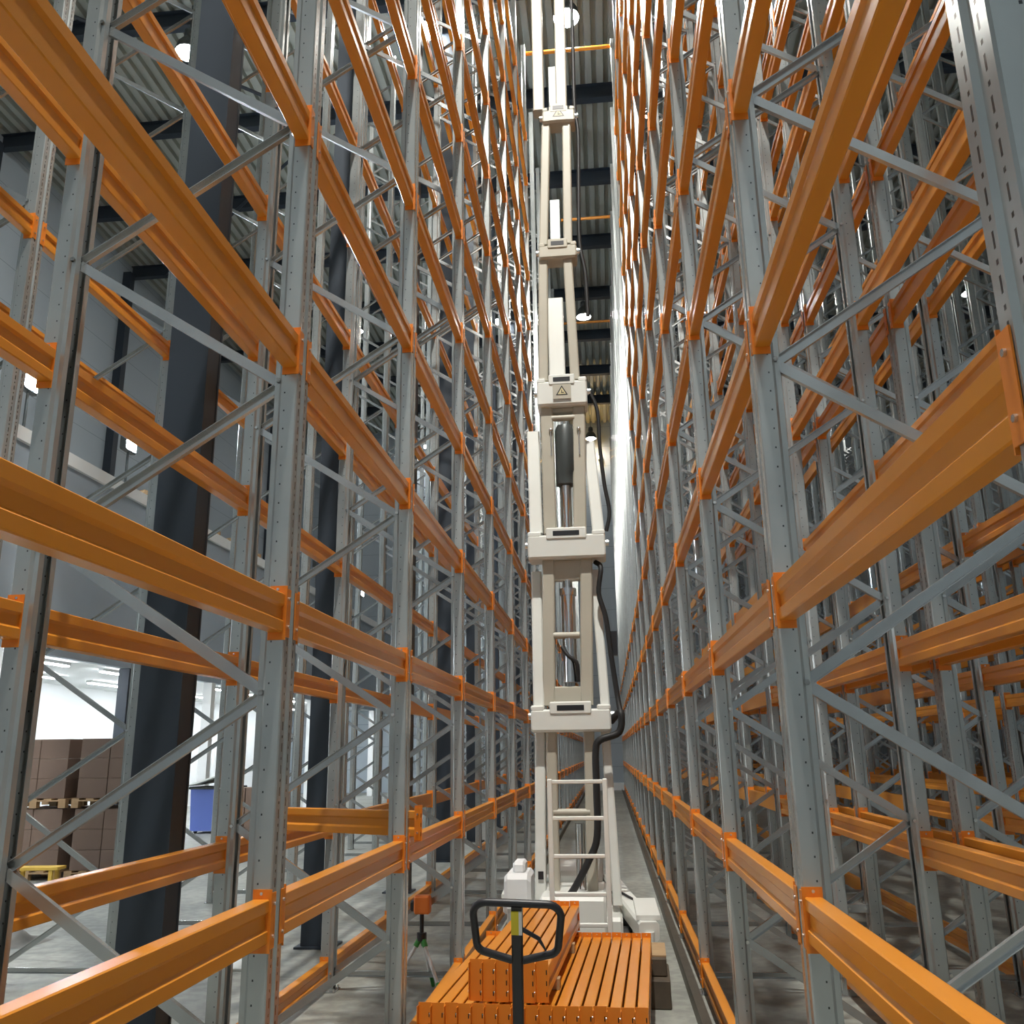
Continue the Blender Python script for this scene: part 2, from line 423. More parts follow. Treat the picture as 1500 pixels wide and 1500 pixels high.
while 20.35+3.61*k < YF-.3:
    yb = 20.35+3.61*k; k += 1
    if yb < YB+.5: continue
    mb = MB(); ibeam(mb, lambda u, w, d: (d, yb+u, 18.50+w), XW0, XW1, .22, .445); struct('roof_beam', mb, NAVY)
# slender roof braces
for (a, b) in (((-6,9.6,18.44),(4,20.2,18.44)), ((-15,13,18.44),(-7,20.2,18.44)), ((-15,27.4,18.44),(-7,20.4,18.44)), ((-15,31,18.44),(-5,41.8,18.44))):
    mb = MB(); mb.tube([a, b], .045, 8); struct('roof_brace_beam', mb, NAVY)
# columns behind the left rack
for j in range(0, 11):
    yc = 5.86 + 3.61*j
    if yc > YF-1: break
    mb = MB(); mb.box((-3.13,yc,0),(-2.83,yc+.022,18.5)); mb.box((-3.13,yc+.20,0),(-2.83,yc+.222,18.5)); mb.box((-2.995,yc+.022,0),(-2.965,yc+.20,18.5))
    mb.box((-2.845,yc+.022,0),(-2.835,yc+.20,18.5))
    mb.box((-3.18,yc-.06,0),(-2.78,yc+.28,.02)); struct('steel_column', mb, NAVY)
mb = MB(); mb.box((XW0-.2, YB, 0), (XW0, YF, ZR+.1)); struct('wall_left', mb, PANEL)
mb = MB(); mb.box((XW1, YB, 0), (XW1+.2, YF, ZR+.1)); struct('wall_right', mb, PANEL)
mb = MB(); mb.box((XW0-.2, YF, 0), (XW1+.2, YF+.2, ZR+.1)); struct('wall_far', mb, PANEL)
mb = MB(); mb.box((XW0-.2, YB-.2, 0), (XW1+.2, YB, ZR+.1)); struct('wall_near', mb, PANEL)
mb = MB(); mb.box((-3, YF-.05, 0), (6, YF-.001, .35)); struct('baseboard_far', mb, PALEWALL)
for j in range(14):     # dark wall columns on the left wall
    yc = -6 + 3.61*j*1.0 + .5
    if yc > YF-1: break
    mb = MB(); mb.box((XW0+.002, yc, 8.1), (XW0+.28, yc+.30, 18.45)); struct('steel_column', mb, NAVY)
# lower hall on the left: its front wall starts above wide openings, bright inside
mb = MB(); mb.box((-11.15, YB, 3.85), (-11.0, YF, 7.75)); struct('wall_left_lower', mb, mat('annex_panel', (.34,.40,.46), .6))
mb = MB(); mb.box((-11.2, YB, 7.75), (-10.92, YF, 8.02)); struct('trim_1', mb, PALEWALL)
mb = MB(); mb.box((XW0, YB, 7.55), (-11.2, YF, 7.75)); struct('ceiling_annex', mb, PALEWALL)
mb = MB(); mb.box((XW0, YB, 4.0), (-11.2, YF, 4.1)); struct('ceiling_annex_lower', mb, PALEWALL)
for j in range(10):
    yc = 2.0 + 4.5*j
    mb = MB(); mb.box((-11.2, yc, 0), (-10.95, yc+.25, 3.85)); struct('annex_column', mb, PALEWALL if j % 2 else NAVY)
mb = MB(); mb.box((XW0+.001, YB, 0), (XW0+.03, YF, 4.0)); struct('wall_annex_back', mb, PALEWALL)
for j in range(13):
    for q, xx in enumerate((-12.4, -14.6)):
        yc = 3 + 3.2*j
        t = thing('ceiling_strip_light', f"bright ceiling strip light in the low left hall, {'front' if q == 0 else 'back'} row, {ORD[j]} along", 'lamp', (xx, yc, 3.94), 0, 'strip lights of the low hall')
        mb = MB(); mb.box((-.07,-.9,-.01),(.07,.9,.06)); link('housing', mb.mesh('housing', PALEWALL), t)
        mb = MB(); mb.box((-.055,-.86,-.035),(.055,.86,-.012)); link('diffuser', mb.mesh('diffuser', STRIP), t)
mb = MB(); mb.box((XW0+.032, 19.5, 1.9), (XW0+.06, 22.2, 2.9)); mb.box((XW0+.06, 20.2, 1.9), (XW0+.075, 20.3, 2.9)); struct('window_1', mb, mat('dark_window_glass', (.05,.08,.16), .15))

# ------------------------------------------------------------------ lamps
def globe_lamp(x, y, label, glow=None):
    t = thing('pendant_lamp', label, 'lamp', (x, y, 17.6), 0, 'high bay lamps under the roof')
    mb = MB(); mb.tube([(0,0,1.345),(0,0,.62)], .012, 6); mb.tube([(0,0,.66),(0,0,.62),(0,0,.46),(0,0,.42)], [.05,.11,.13,.10], 12)
    n = 20; prof = [(.09,.42),(.16,.36),(.25,.22),(.29,.06),(.30,.0),(.285,.0),(.275,.06),(.235,.21),(.15,.34),(.02,.40)]; v = []; f = []
    for (r, z) in prof: v += [(r*math.cos(2*math.pi*i/n), r*math.sin(2*math.pi*i/n), z) for i in range(n)]
    for j in range(len(prof)-1): f += [(j*n+i, j*n+(i+1) % n, (j+1)*n+(i+1) % n, (j+1)*n+i) for i in range(n)]
    mb.add(v, f, 0, True); link('reflector', mb.mesh('reflector', DKGREY), t)
    mb = MB(); mb.sphere((0,0,.03), .20, 10, 6, 0, .55); link('globe', mb.mesh('globe', glow or LAMP), t)
MAINLAMP = lamp_material('main_aisle_lamp_glow', (1.0, .97, .90), 600)
FARLAMP = lamp_material('far_aisle_lamp_glow', (1.0, .97, .92), 160)
KEYLAMP = lamp_material('overhead_lamp_glow', (1.0, .97, .90), 6000)
LY = (1.6, 16.55, 30.9, 44.6)
LX = [(-9.05,'far left aisle',(1,2,3),LAMP), (-3.47,'left side aisle',(1,2,3),LAMP), (-.294,'main aisle',(0,1,2,3),MAINLAMP), (4.2,'second aisle',(2,),LAMP), (13.6,'fourth aisle',(2,),LAMP)]
for xx, nm, js, gl in LX:
    for j in js:
        globe_lamp(xx, LY[j], f"bright globe lamp under the roof over the {nm}, {ORD[js.index(j)]} from the camera", KEYLAMP if j == 0 else FARLAMP if (j > 1 or xx > 1) else gl)
for j, (yy, zz) in enumerate(((15.35,9.0),(19.15,9.04),(33.4,9.07),(39.9,9.03))):
    t = thing('floodlight', f"white floodlight above the low hall edge, {ORD[j]} from the camera", 'lamp', (-11.0, yy, zz), 0, 'floodlights on the low hall edge')
    mb = MB(); mb.tube([(-.03,0,8.02-zz),(-.03,0,-.2)], .03, 8); link('pole', mb.mesh('pole', DKGREY), t)
    mb = MB(); mb.cbox((-.12,-.26,-.2),(.04,.26,.2), .03); link('housing', mb.mesh('housing', DKGREY), t)
    mb = MB(); mb.box((.042,-.2,-.15),(.05,.2,.15)); link('lens', mb.mesh('lens', FLOOD if j < 2 else FLOOD_DIM), t)
for j, (xx, yy, zz) in enumerate(((-.25, 45.6, 17.3), (.15, 45.6, 16.9), (13.0, 45.6, 12.5))):
    t = thing('wall_lamp', f"small amber lamp high on the far wall, {ORD[j]} from the left", 'lamp', (xx, yy, zz), 0, 'amber lamps on the far wall')
    mb = MB(); mb.box((-.12,.05,-.08),(.12,.3,.08)); link('housing', mb.mesh('housing', DKGREY), t)
    mb = MB(); mb.sphere((0,0,0), .11, 10, 6); link('bulb', mb.mesh('bulb', WARM), t)

# ------------------------------------------------------------------ stack of beams on the pallet jack
SY = math.radians(-2.9); CS, SS = math.cos(SY), math.sin(SY); SX, SY0 = -.491, 5.40
def sp3(u, v, z): return (SX + u*CS - v*SS, SY0 + u*SS + v*CS, z)
for n in range(17):
    u = -.606 + .0742*n ; v = rnd.uniform(-.012,.012)
    make_beam(f"loose orange beam in the lower layer of the stack, {ORD[n]} from the left", sp3(u, v, .489), SY, 'beams stacked on the pallet truck')
for n in range(6):
    u = -.606 + .0742*(3.75+n) ; v = .04+rnd.uniform(-.01,.01)
    make_beam(f"loose orange beam in the upper layer of the stack, {ORD[n]} from the left", sp3(u, v, .702), SY, 'beams stacked on the pallet truck')
for j, v in enumerate((.5, 1.5)):
    mb = MB(); mb.box((-.33,-.04,0),(.12,.04,.058)); tag(link('timber_batten', mb.mesh('timber_batten', WOOD), None, sp3(0, v, .491), SY), f"wooden batten between the two beam layers, {'front' if j == 0 else 'rear'} one", 'batten', 'battens in the beam stack')
def pallet(name, label, loc, rotz, L=1.2, W=.8):
    t = thing(name, label, 'pallet', loc, rotz, 'wooden pallets')
    for j in range(5):
        mb = MB(); x0 = -W/2 + (W-.13)*j/4; mb.box((x0,-L/2,.122),(x0+.13,L/2,.144)); link('deck_board', mb.mesh('deck_board', WOOD), t)
    for j in range(3):
        mb = MB(); y0 = -L/2+(L-.1)*j/2; mb.box((-W/2,y0,.1),(W/2,y0+.1,.1215)); link('stringer', mb.mesh('stringer', WOOD), t)
        for q in range(3):
            mb = MB(); x0 = -W/2+(W-.12)*q/2; mb.box((x0,y0,.0),(x0+.12,y0+.1,.0995)); link('block', mb.mesh('block', WOOD), t)
    return t
pallet('wooden_pallet', 'wooden pallet carrying the stack of loose orange beams', sp3(0, 1.03, .194), SY, 1.3, 1.15)
# pallet truck: forks under the pallet, pump and tiller towards the camera
pj = thing('pallet_jack', 'black hand pallet truck with looped tiller under the stacked orange beams', 'pallet truck', (-.418, 4.2, 0), 0)
mb = MB()
for s in (-1, 1):
    mb.cbox((s*.2-.08, .55, .135), (s*.2+.08, 2.9, .192), .012); 
    mb.cbox((s*.2-.08, .15, .135), (s*.2+.08, .57, .192), .012)
mb.box((-.28, .12, .135), (.28, .2, .40)); link('fork', mb.mesh('fork', BLACK), pj)
for s in (-1, 1):
    mb = MB(); mb.tube([(s*.2-.05,2.75,.045),(s*.2+.05,2.75,.045)], .045, 14); link('load_roller', mb.mesh('load_roller', WHITEPLASTIC), pj)
    mb = MB(); mb.tube([(s*.09-.03,0,.09),(s*.09+.03,0,.09)], .09, 18); link('steer_wheel', mb.mesh('steer_wheel', RUBBER), pj)
mb = MB(); mb.tube([(0,.02,.10),(0,.02,.42)], .055, 14); mb.tube([(0,.02,.42),(0,.02,.52)], .022, 10); mb.box((-.07,-.03,.18),(.07,.12,.30)); link('pump', mb.mesh('pump', DKGREY), pj)
tl = Vector((0,-.08,.2)); th = Vector((.052,-.60,1.31)); dv = (th-tl).normalized(); side = Vector((1,0,0)); side = (side - dv*side.dot(dv)).normalized(); un = side.cross(dv)
mb = MB()
def shaft(a, b, w, dp):
    lp = [(-w,-dp+.006),(-w+.006,-dp),(w-.006,-dp),(w,-dp+.006),(w,dp-.006),(w-.006,dp),(-w+.006,dp),(-w,dp-.006)]
    mb.prism(lp, lambda u, q, d: tuple(a + (b-a)*d + side*u + un*q), 0, 1)
shaft(tl, tl+dv*1.12, .021, .016); link('tiller', mb.mesh('tiller', BLACK), pj)
loop = []
HW, HT, HB = .165, 1.222, .985
def arc(cx, cz, r, a0, a1, n=6): return [(cx + r*math.cos(math.radians(a0+(a1-a0)*i/n)), cz + r*math.sin(math.radians(a0+(a1-a0)*i/n))) for i in range(n+1)]
pl = [(.0, HT)] + arc(HW-.05, HT-.05, .05, 90, 0) + arc(HW-.055, HT-.165, .045, 0, -62, 4) + [(.02, HB)]
pl2 = [(-a, c) for a, c in reversed(pl)]
for a, c in pl2[:-1] + pl: loop.append(tuple(tl + side*a + dv*c))
mb = MB(); mb.tube(loop, .0145, 10); link('handle_loop', mb.mesh('handle_loop', BLACK), pj)
mb = MB(); a = tl + dv*1.12; b = tl + dv*1.215; 
lp = [(-.02,-.016),(.02,-.016),(.02,.016),(-.02,.016)]
mb.prism(lp, lambda u, q, d: tuple(a + (b-a)*d + side*u + un*q), 0, 1); hd = link('tiller_head', mb.mesh('tiller_head', BLACK), pj)
mb = MB(); a = tl + dv*1.105; b = tl + dv*1.20
mb.prism([(-.0205,-.0225),(.008,-.0225),(.008,-.0165),(-.0205,-.0165)], lambda u, q, d: tuple(a + (b-a)*d + side*u - un*q), 0, 1, 0)
mb.prism([(.008,-.0222),(.0205,-.0222),(.0205,-.0165),(.008,-.0165)], lambda u, q, d: tuple(a + (b-a)*d + side*u - un*q), 0, 1, 1)
mb.prism([(-.0205,-.0222),(.008,-.0222),(.008,-.0165),(-.0205,-.0165)], lambda u, q, d: tuple(a + (b-a)*d + side*u + un*q), 0, 1, 0)
mb.prism([(.008,-.0222),(.0205,-.0222),(.0205,-.0165),(.008,-.0165)], lambda u, q, d: tuple(a + (b-a)*d + side*u + un*q), 0, 1, 1)
link('sticker', mb.mesh('sticker', [YELLOW, WHITEPLASTIC]), pj, label='yellow and white sticker')
mb = MB(); p0 = tl+dv*1.115+side*.02
mb.tube([tuple(p0), tuple(p0+side*.06-dv*.035), tuple(p0+side*.088-dv*.085)], [.009,.008,.003], 8); link('release_lever', mb.mesh('release_lever', BLACK), pj)

# ------------------------------------------------------------------ articulated boom machine in the aisle
MY = 8.9
bl = thing('boom_lift', 'white articulated boom lift with ladder standing folded upright in the aisle', 'boom lift', (-.36, MY, 0))
bl_o = Vector((-.36, MY, 0))
def bpart(name, mb, m, label=None): return link(name, mb.mesh(name, m), bl, tuple(-bl_o), label=label)
mb = MB()
mb.cbox((-.80, 8.55, .18), (.06, 10.9, .44), .03); mb.cbox((-.66, 8.45, .30), (-.08, 9.5, .62), .03); mb.cbox((-.62, 9.4, .40), (-.12, 10.8, .72), .04)
bpart('chassis', mb, WHITE)
for s, nm in ((-1,'l'),(1,'r')):
    for yy in (8.75, 10.7):
        xc = -.37 + s*.42
        mb = MB(); mb.tube([(xc - .09, yy, .17), (xc + .09, yy, .17)], .17, 20); w = bpart('wheel', mb, RUBBER)
        mb = MB(); mb.tube([(xc - .094, yy, .17), (xc + .094, yy, .17)], .085, 14); link('hub', mb.mesh('hub', WHITE), w)
def slab(mb, a, b, w, h):
    a, b = Vector(a), Vector(b); t = (b-a).normalized(); sd = t.cross(Vector((0,0,1))).normalized(); u = sd.cross(t)
    c = .25*min(w,h)
    lp = [(-w+c,-h),(w-c,-h),(w,-h+c),(w,h-c),(w-c,h),(-w+c,h),(-w,h-c),(-w,-h+c)]
    mb.prism(lp, lambda q, r, d: tuple(a + (b-a)*d + sd*q + u*r), 0, 1)
for nm, a, b in (('outrigger', (-.05, 10.2, .52), (.27, 8.15, .40)), ('outrigger', (-.72, 10.2, .52), (-1.0, 9.3, .42))):
    mb = MB(); slab(mb, a, b, .085, .075); og = bpart(nm, mb, WHITE)
    mb = MB(); e = Vector(b); mb.tube([(e.x, e.y, .40), (e.x, e.y, .05)], .04, 12, 0); mb.tube([(e.x, e.y, .05), (e.x, e.y, 0.0)], [.10,.12], 16, 0)
    link('foot', mb.mesh('foot', WHITE), og)
    mb = MB(); slab(mb, (e.x-.01, e.y+.7, .54), (e.x, e.y+.05, .50), .10, .02); link('cover', mb.mesh('cover', WHITE), og)
mb = MB(); mb.tube([(-.12,9.6,.5),(.05,9.2,.56),(.2,8.9,.52),(.27,8.6,.47)], .012, 8); bpart('hydraulic_hose', mb, RUBBER)
mb = MB(); mb.cbox((-1.06, 9.2, .36), (-.80, 9.75, .72), .05); mb.cbox((-.98, 9.3, .70), (-.86, 9.6, .82), .03); bpart('control_box', mb, WHITEPLASTIC)
# access ladder
for xx in (-.508, -.048):
    mb = MB(); mb.cbox((xx-.020, 7.84, .36), (xx+.020, 7.88, 1.63), .008); bpart('ladder_rail', mb, WHITE)
for z in (.50, .73, 1.02, 1.315, 1.605):
    mb = MB(); mb.cbox((-.488, 7.845, z-.016), (-.068, 7.877, z+.016), .006); bpart('ladder_rung', mb, WHITE)
for xx in (-.508, -.048):
    mb = MB(); mb.box((xx-.015, 7.88, .58), (xx+.015, 8.46, .61)); bpart('ladder_bracket', mb, WHITE)
# knuckles (boxes with a window), inner columns, slanting outer arms
KN = [(2.03, 2.28, -.728, .030, .34), (3.705, 3.985, -.728, .045, .32), (5.335, 5.645, -.602, -.080, .28), (7.06, 7.26, -.550, -.134, .24), (8.80, 9.01, -.471, -.100, .22)]
for j, (z0, z1, x0, x1, dp) in enumerate(KN):
    w = x1-x0; mb = MB()
    mb.cbox((x0, MY-dp/2, z0), (x1, MY+dp/2, z1-.04), .02)
    mb.cbox((x0, MY-dp/2+.005, z1-.06), (x0+.17*w, MY+dp/2-.01, z1), .015); mb.cbox((x1-.17*w, MY-dp/2+.005, z1-.06), (x1, MY+dp/2-.01, z1), .015)
    mb.cbox((x0+.24*w, MY-dp/2-.012, z1-.09), (x1-.24*w, MY-dp/2+.03, z1+.03), .012)
    kk = bpart('knuckle', mb, WHITE if j < 3 else BEIGE)
    mb = MB(); mb.box((x0+.33*w, MY-dp/2-.0145, z1-.055), (x1-.33*w, MY-dp/2-.0125, z1-.005)); link('window_slot', mb.mesh('window_slot', BLACK), kk)
    mb = MB(); mb.tube([(x0-.035, MY, (z0+z1)/2+.03), (x1+.035, MY, (z0+z1)/2+.03)], .035, 12); link('pin', mb.mesh('pin', ZINC), kk)
def col(x0, z0, x1, z1, w, dep=.15, y0=0, y1=0, m=BEIGE, name='column'):
    mb = MB(); c = .012
    lp = [(-w/2+c,-dep/2),(w/2-c,-dep/2),(w/2,-dep/2+c),(w/2,dep/2-c),(w/2-c,dep/2),(-w/2+c,dep/2),(-w/2,dep/2-c),(-w/2,-dep/2+c)]
    mb.prism(lp, lambda u, q, d: (x0+(x1-x0)*d+u, MY+y0+(y1-y0)*d+q, z0+(z1-z0)*d), 0, 1); return bpart(name, mb, m)
ST = [(-.55,.62,-.545,2.03,-.20,.62,-.185,2.03,.10), (-.56,2.28,-.53,3.705,-.195,2.28,-.152,3.705,.12), (-.505,3.985,-.51,5.335,-.205,3.985,-.172,5.335,.13),
      (-.535,5.645,-.507,7.06,-.20,5.645,-.236,7.06,.10), (-.497,7.26,-.435,8.80,-.228,7.26,-.20,8.80,.095), (-.512,9.01,-.503,11.6,-.25,9.01,-.222,11.6,.125)]
for (a,b,c,d,e,f,g,h,w) in ST:
    col(a,b,c,d,w); col(e,f,g,h,w)
# outer arms of the lower three stages
col(-.68,.50,-.655,2.03,.10,.12,-.02,.06,WHITE,'arm'); col(.02,.50,-.03,2.03,.085,.12,-.02,.06,WHITE,'arm')
col(-.655,2.28,-.665,3.62,.105,.10,-.05,.12,WHITE,'arm'); col(-.02,2.28,-.075,3.62,.09,.10,-.05,.12,WHITE,'arm')
col(-.645,3.985,-.67,5.14,.13,.10,-.05,.14,WHITE,'arm'); col(-.02,3.985,-.085,5.0,.12,.10,-.05,.14,WHITE,'arm')
col(-.385,5.645,-.39,6.64,.17,.10,-.04,.05,WHITE,'arm'); col(-.365,7.26,-.365,7.9,.13,.08,0,.1,DKGREY,'arm'); col(-.335,9.01,-.34,9.7,.13,.08,0,.1,DKGREY,'arm')
# cross plates, cross tubes and hydraulic cylinders
for (x0, x1, z0, z1) in ((-.56,-.14,2.28,2.46), (-.53,-.15,3.50,3.71), (-.51,-.18,5.28,5.34), (-.50,-.16,3.98,4.05), (-.51,-.22,11.5,11.7)):
    mb = MB(); mb.cbox((x0, MY-.05, z0), (x1, MY+.05, z1), .012); bpart('cross_plate', mb, BEIGE)
for (x0, x1, z) in ((-.50,-.24,2.95), (-.46,-.22,5.22), (-.54,-.20,1.30)):
    mb = MB(); mb.tube([(x0, MY-.05, z), (x1, MY-.05, z)], .034, 12); bpart('cross_tube', mb, BEIGE)
mb = MB(); mb.tube([(-.345, MY, 2.5), (-.345, MY, 3.35)], .07, 14); mb.tube([(-.345, MY, 3.35), (-.345, MY, 3.42)], .085, 14); mb.tube([(-.345, MY, 3.42), (-.345, MY, 3.7)], .045, 12); bpart('hydraulic_cylinder', mb, CHROME)
mb = MB(); mb.tube([(-.335, MY, 4.5), (-.335, MY, 4.62), (-.325, MY, 4.64), (-.325, MY, 5.08), (-.325, MY, 5.14)], [.10,.105,.112,.112,.09], 18); cy_ = bpart('motor', mb, DKGREY)
mb = MB(); mb.tube([(-.335, MY, 4.0), (-.335, MY, 4.5)], .055, 12); bpart('hydraulic_cylinder', mb, CHROME)
mb = MB(); mb.tube([(-.30, MY-.03, .62), (-.30, MY-.03, 1.2)], .045, 12); bpart('hydraulic_cylinder', mb, CHROME)
def hose(pts, r=.022):
    mb = MB(); P = [Vector(p) for p in pts]; Q = []
    for i in range(len(P)-1):
        a, b = P[max(i-1,0)], P[min(i+2, len(P)-1)]
        for q in range(5):
            t = q/5; p0, p1 = P[i], P[i+1]; m0, m1 = (p1-a)/2, (b-p0)/2
            Q.append((2*t**3-3*t**2+1)*p0 + (t**3-2*t*t+t)*m0 + (-2*t**3+3*t*t)*p1 + (t**3-t*t)*m1)
    Q.append(P[-1]); mb.tube([tuple(p) for p in Q], r, 8); bpart('hydraulic_hose', mb, RUBBER)
yh = MY-.20
hose([(.03,yh+.1,2.12),(.12,yh,2.20),(.10,yh,2.02),(-.08,yh,1.95),(-.125,yh,1.85),(-.13,yh,1.5),(-.14,yh,1.1),(-.22,yh,.90),(-.36,yh,.66),(-.45,yh+.1,.55)], .033)
hose([(-.06,MY,3.68),(-.01,yh+.1,3.6),(-.04,yh+.1,3.35),(.02,yh+.1,3.1),(.06,yh+.1,2.7),(.10,yh+.1,2.35),(.12,yh+.05,2.2)], .026)
hose([(-.05,MY,5.5),(.02,MY,5.3),(.03,MY,4.9),(.06,MY,4.5),(.10,MY,4.2),(.06,MY,4.0)], .02)
hose([(-.10,MY,11.3),(-.09,MY,10.2),(-.10,MY,9.1),(-.07,MY,8.7),(-.09,MY,7.9),(-.10,MY,7.3),(-.05,MY,6.9),(-.04,MY,6.4)], .022)
hose([(-.42,yh+.15,2.84),(-.36,yh+.12,2.75),(-.28,yh+.12,2.68),(-.27,yh+.15,2.5)], .02)
mb = MB(); mb.box((.03, MY-.05, 2.75), (.12, MY+.05, 2.98)); bpart('valve_box', mb, BLACK)
mb = MB(); mb.box((-.695, MY-.085, .72), (-.645, MY-.0803, .79)); bpart('black_label', mb, BLACK)
# warning triangles: thin dark frame with a small hand-like mark on a pale plate
def warning(xc, zc, s, yf):
    mb = MB()
    mb.box((xc-s*.95, yf-.004, zc-s*.75), (xc+s*.95, yf-.001, zc+s*.85), 0)
    tri = lambda r: [Vector((xc + r*math.sin(a), zc + r*math.cos(a))) for a in (0, 2*math.pi/3, 4*math.pi/3)]
    o_, i_ = tri(s*.72), tri(s*.52); yy = yf-.006
    v = [(p.x, yy, p.y) for p in o_+i_]
    mb.add(v, [(0,1,4,3),(1,2,5,4),(2,0,3,5)], 1)
    mb.add([(p.x, yy+.001, p.y) for p in i_], [(0,1,2)], 2)
    mb.box((xc-s*.08, yy-.001, zc-s*.12), (xc+s*.22, yy, zc-s*.04), 1); mb.box((xc-s*.05, yy-.001, zc-s*.04), (xc+s*.02, yy, zc+s*.2), 1)
    bpart('warning_sign', mb, [BEIGE, BLACK, mat('pale_yellow_print', (.62,.55,.32), .5)], 'triangular warning sticker')
warning(-.34, 5.47, .10, MY-.155); warning(-.285, 8.90, .11, MY-.115)
for (xc, z) in ((-.47, 5.08), (-.18, 5.08)):
    mb = MB(); mb.sphere((xc, MY-.09, z), .022, 8, 6); mb.tube([(xc, MY-.085, z), (xc, MY-.085, z-.28)], .009, 6); bpart('pin_bolt', mb, ZINC)

# ------------------------------------------------------------------ loose things
# loose beams lying across the left rack
SB = 1.20
sb = tag(link('pallet_beam', beam_mesh(SB), None, (-1.205, YL+BAY+.17, LEV[1]+.125), math.radians(90-27)), 'short loose orange beam lying crosswise on the left rack, its end jutting into the aisle', 'pallet rack beam', 'loose beams left lying in the left racks')
link('connector', conn_mesh(0, SB), sb); link('connector', conn_mesh(1, SB), sb)
# dark timber block right of the stack
t = thing('timber_block', 'dark square timber block with pale top edge on the floor beside the stack', 'timber', (.29, 7.62, 0), math.radians(-2))
mb = MB(); mb.cbox((-.06,-.2,0),(.10,.36,.20), .01); link('lower_baulk', mb.mesh('lower_baulk', DKWOOD), t)
mb = MB(); mb.cbox((-.08,-.1,.20),(.08,.40,.33), .01); link('upper_baulk', mb.mesh('upper_baulk', DKWOOD), t)
mb = MB(); mb.box((-.08,-.06,.331),(.08,.42,.342)); link('pale_board', mb.mesh('pale_board', WOOD), t)
# laser level tripod inside the left rack
t = thing('laser_level', 'orange laser level on small green and white tripod inside the left rack', 'laser level', (-1.56, 7.75, 0))
mb = MB(); mb.cbox((-.06,-.05,.60),(.07,.05,.74), .015); mb.cbox((-.09,-.03,.62),(-.055,.03,.70), .008, 1); link('head', mb.mesh('head', [mat('orange_plastic', (.85,.22,.03), .5), BLACK]), t)
mb = MB(); mb.tube([(0,0,.60),(0,0,.40)], .018, 8); mb.tube([(0,0,.46),(.0,0,.40)], .04, 8); link('mount', mb.mesh('mount', BLACK), t)
for k in range(3):
    w = math.radians(200+120*k); e = (.27*math.cos(w), .27*math.sin(w), .0)
    mid = (e[0]*.75, e[1]*.75, .12)
    mb = MB(); mb.tube([(0,0,.43), mid], .014, 8, 0); mb.tube([(0,0,.44),(e[0]*.18,e[1]*.18,.36)], .022, 8, 1); mb.tube([mid, (e[0],e[1],.012)], .016, 8, 1)
    link('leg', mb.mesh('leg', [WHITEPLASTIC, GREEN]), t)
# cartons on pallets in the low hall
def carton(loc, sz, label, rot=0):
    mb = MB(); a, b, c = sz; mb.cbox((-a/2,-b/2,0),(a/2,b/2,c), .006); o = tag(link('carton', mb.mesh('carton', CARTON), None, loc, rot), label, 'carton', 'brown cartons in the low hall')
    mb = MB(); mb.box((-a/2-.001,-.03,c),(a/2+.001,.03,c+.001)); mb.box((-a/2-.001,-.03,c*.7),(-a/2,.03,c)); link('tape', mb.mesh('tape', mat('carton_tape', (.36,.25,.16), .4) if 'carton_tape' not in bpy.data.materials else bpy.data.materials['carton_tape']), o)
for b, x0 in enumerate((-9.75, -8.55)):
    for tier in range(2):
        zb = tier*1.09
        pallet('wooden_pallet', f"wooden pallet under the {'lower' if tier == 0 else 'upper'} cartons, {'outer' if b == 0 else 'inner'} carton pile by the left racks", (x0+.5, 14.9, zb), math.pi/2*0, 1.2, 1.1)
        for r in range(3):
            for c in range(2):
                for dpt in range(2):
                    carton((x0+.25+.5*c, 14.62+.56*dpt, zb+.1445+.31*r), (.49,.55,.308), f"brown carton, {ORD[r]} layer of {'lower' if tier == 0 else 'upper'} tier, {'outer' if b == 0 else 'inner'} pile, {'left' if c == 0 else 'right'} {'front' if dpt == 0 else 'rear'}")
for r in range(3):
    for c in range(3): carton((-8.0+.52*c, 19.6, .001+.4*r), (.5,.5,.398), f"brown carton in the heap by the blue bin, {ORD[r]} layer, {ORD[c]} across", .0)
# blue bin with white sheet
t = thing('storage_bin', 'blue plastic bin with white sheet over its lid in the low hall', 'bin', (-10.0, 23.2, 0))
mb = MB(); mb.prism([(-.5,-.4),(.5,-.4),(.5,.4),(-.5,.4)], lambda u, w, d: (u*(1+.08*d), w*(1+.08*d), .06+d*1.0), 0, 1); link('body', mb.mesh('body', BLUEP), t)
mb = MB(); mb.cbox((-.58,-.48,1.06),(.58,.48,1.12), .02); link('lid', mb.mesh('lid', DKGREY), t)
mb = MB(); mb.prism([(-.85,1.13),(-.3,1.24),(.3,1.42),(.9,1.55),(.9,1.53),(.3,1.39),(-.3,1.20),(-.85,1.11)], lambda u, w, d: (u, d, w), -.7, .6); link('sheet', mb.mesh('sheet', SHEET), t)
for s in (-1, 1):
    mb = MB(); mb.tube([(s*.4-.03,-.3,.06),(s*.4+.03,-.3,.06)], .06, 10); link('wheel', mb.mesh('wheel', RUBBER), t)
# yellow bench
t = thing('bench', 'small yellow wooden bench on the floor before the brown cartons', 'bench', (-8.35, 13.2, 0), .1)
mb = MB(); mb.box((-.36,-.13,.30),(.36,.13,.34)); link('seat', mb.mesh('seat', YWOOD), t)
for s in (-1, 1):
    for q in (-1, 1):
        mb = MB(); mb.box((s*.25-.025,q*.09-.025,0),(s*.25+.025,q*.09+.025,.30)); link('leg', mb.mesh('leg', YWOOD), t)
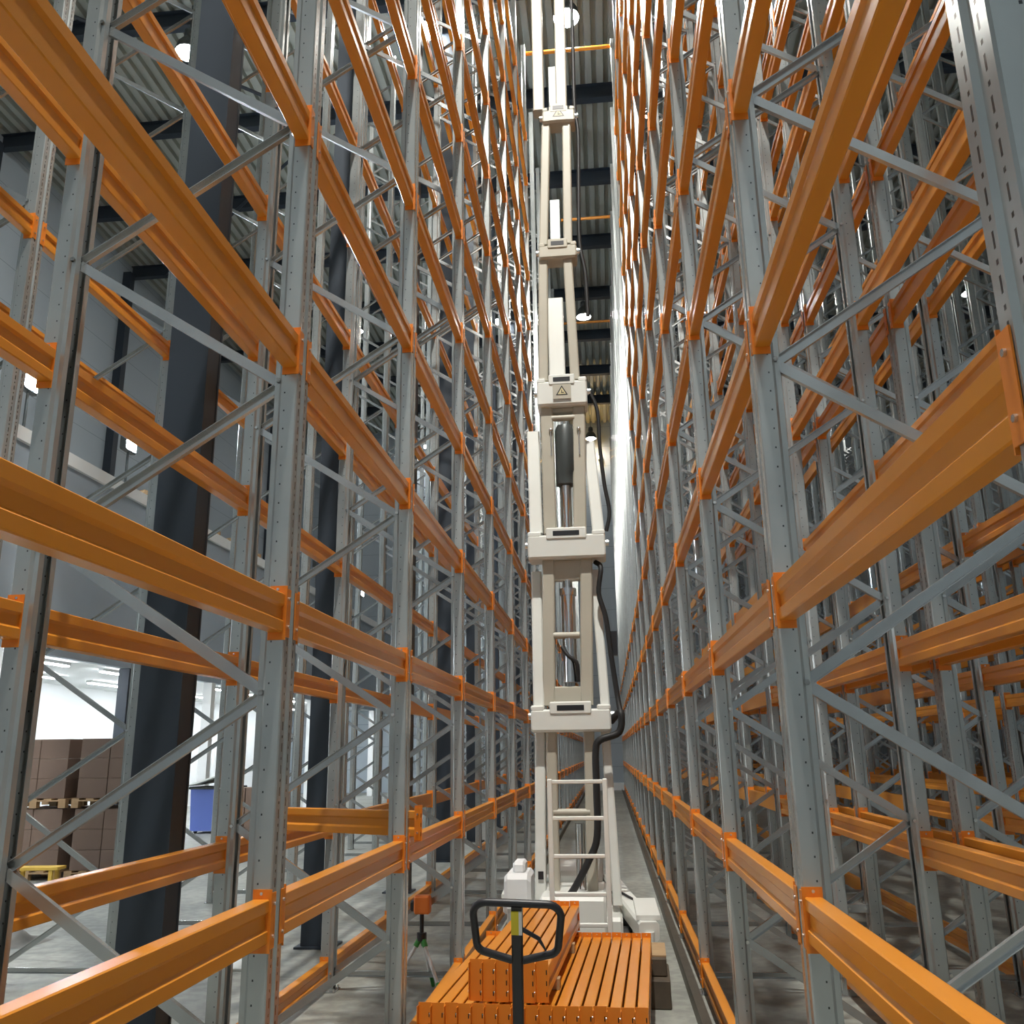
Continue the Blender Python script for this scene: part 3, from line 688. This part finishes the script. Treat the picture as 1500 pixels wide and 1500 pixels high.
# crumpled rag and pale sheets on the floor
mb = MB(); n = 14
for j in range(n+1):
    for i in range(n+1):
        u, w = i/n-.5, j/n-.5; h = max(0, .16*(1-(2*u)**2)*(1-(2*w)**2))*(.6+.5*math.sin(9*u+4*w)*math.cos(7*w)) 
        mb.v.append((u*.7, w*.5, max(.002, h)))
for j in range(n):
    for i in range(n): q = j*(n+1)+i; mb.f.append([q, q+1, q+n+2, q+n+1]); mb.m.append(0); mb.sm.append(True)
mb.v += [(-.35,-.25,0),(.35,-.25,0),(.35,.25,0),(-.35,.25,0)]; q = (n+1)*(n+1); mb.f.append([q+3,q+2,q+1,q]); mb.m.append(0); mb.sm.append(False)
tag(link('rag', mb.mesh('rag', RAG), None, (-6.3, 9.6, .001)), 'crumpled grey rag on the floor under the outer left rack', 'rag')
for j, (xx, yy, a, b, rz, lb) in enumerate(((-6.6, 7.6, .9, .6, .3, 'pale flat sheet on the floor near the grey rag'), (-3.85, 8.9, .5, .45, .1, 'pale flat sheet on the floor behind the first dark column'))):
    mb = MB(); mb.cbox((-a,-b,0),(a,b,.02), .004); tag(link('floor_sheet', mb.mesh('floor_sheet', SHEET), None, (xx, yy, .001), rz), lb, 'sheet')
# timbers lying on the edge of the low hall roof
for j in range(12):
    yy = 20.2 + 1.05*j + rnd.uniform(-.2,.2); mb = MB(); mb.box((-.35,-.06,0),(.18,.06,.14)); 
    tag(link('timber_offcut', mb.mesh('timber_offcut', WOOD), None, (-11.15, yy, 8.021), rnd.uniform(-.5,.5)), f"pale timber offcut on the ledge of the low hall, {ORD[j]} from the camera", 'timber', 'timber offcuts on the ledge')

# ------------------------------------------------------------------ world and view
w = bpy.data.worlds.new('world'); SC.world = w; w.use_nodes = True
w.node_tree.nodes['Background'].inputs['Color'].default_value = (.7,.8,.9,1); w.node_tree.nodes['Background'].inputs['Strength'].default_value = .1
vs = SC.view_settings; vs.view_transform = 'Standard'; vs.look = 'None'; vs.gamma = 1; vs.use_curve_mapping = False; vs.exposure = 0.5
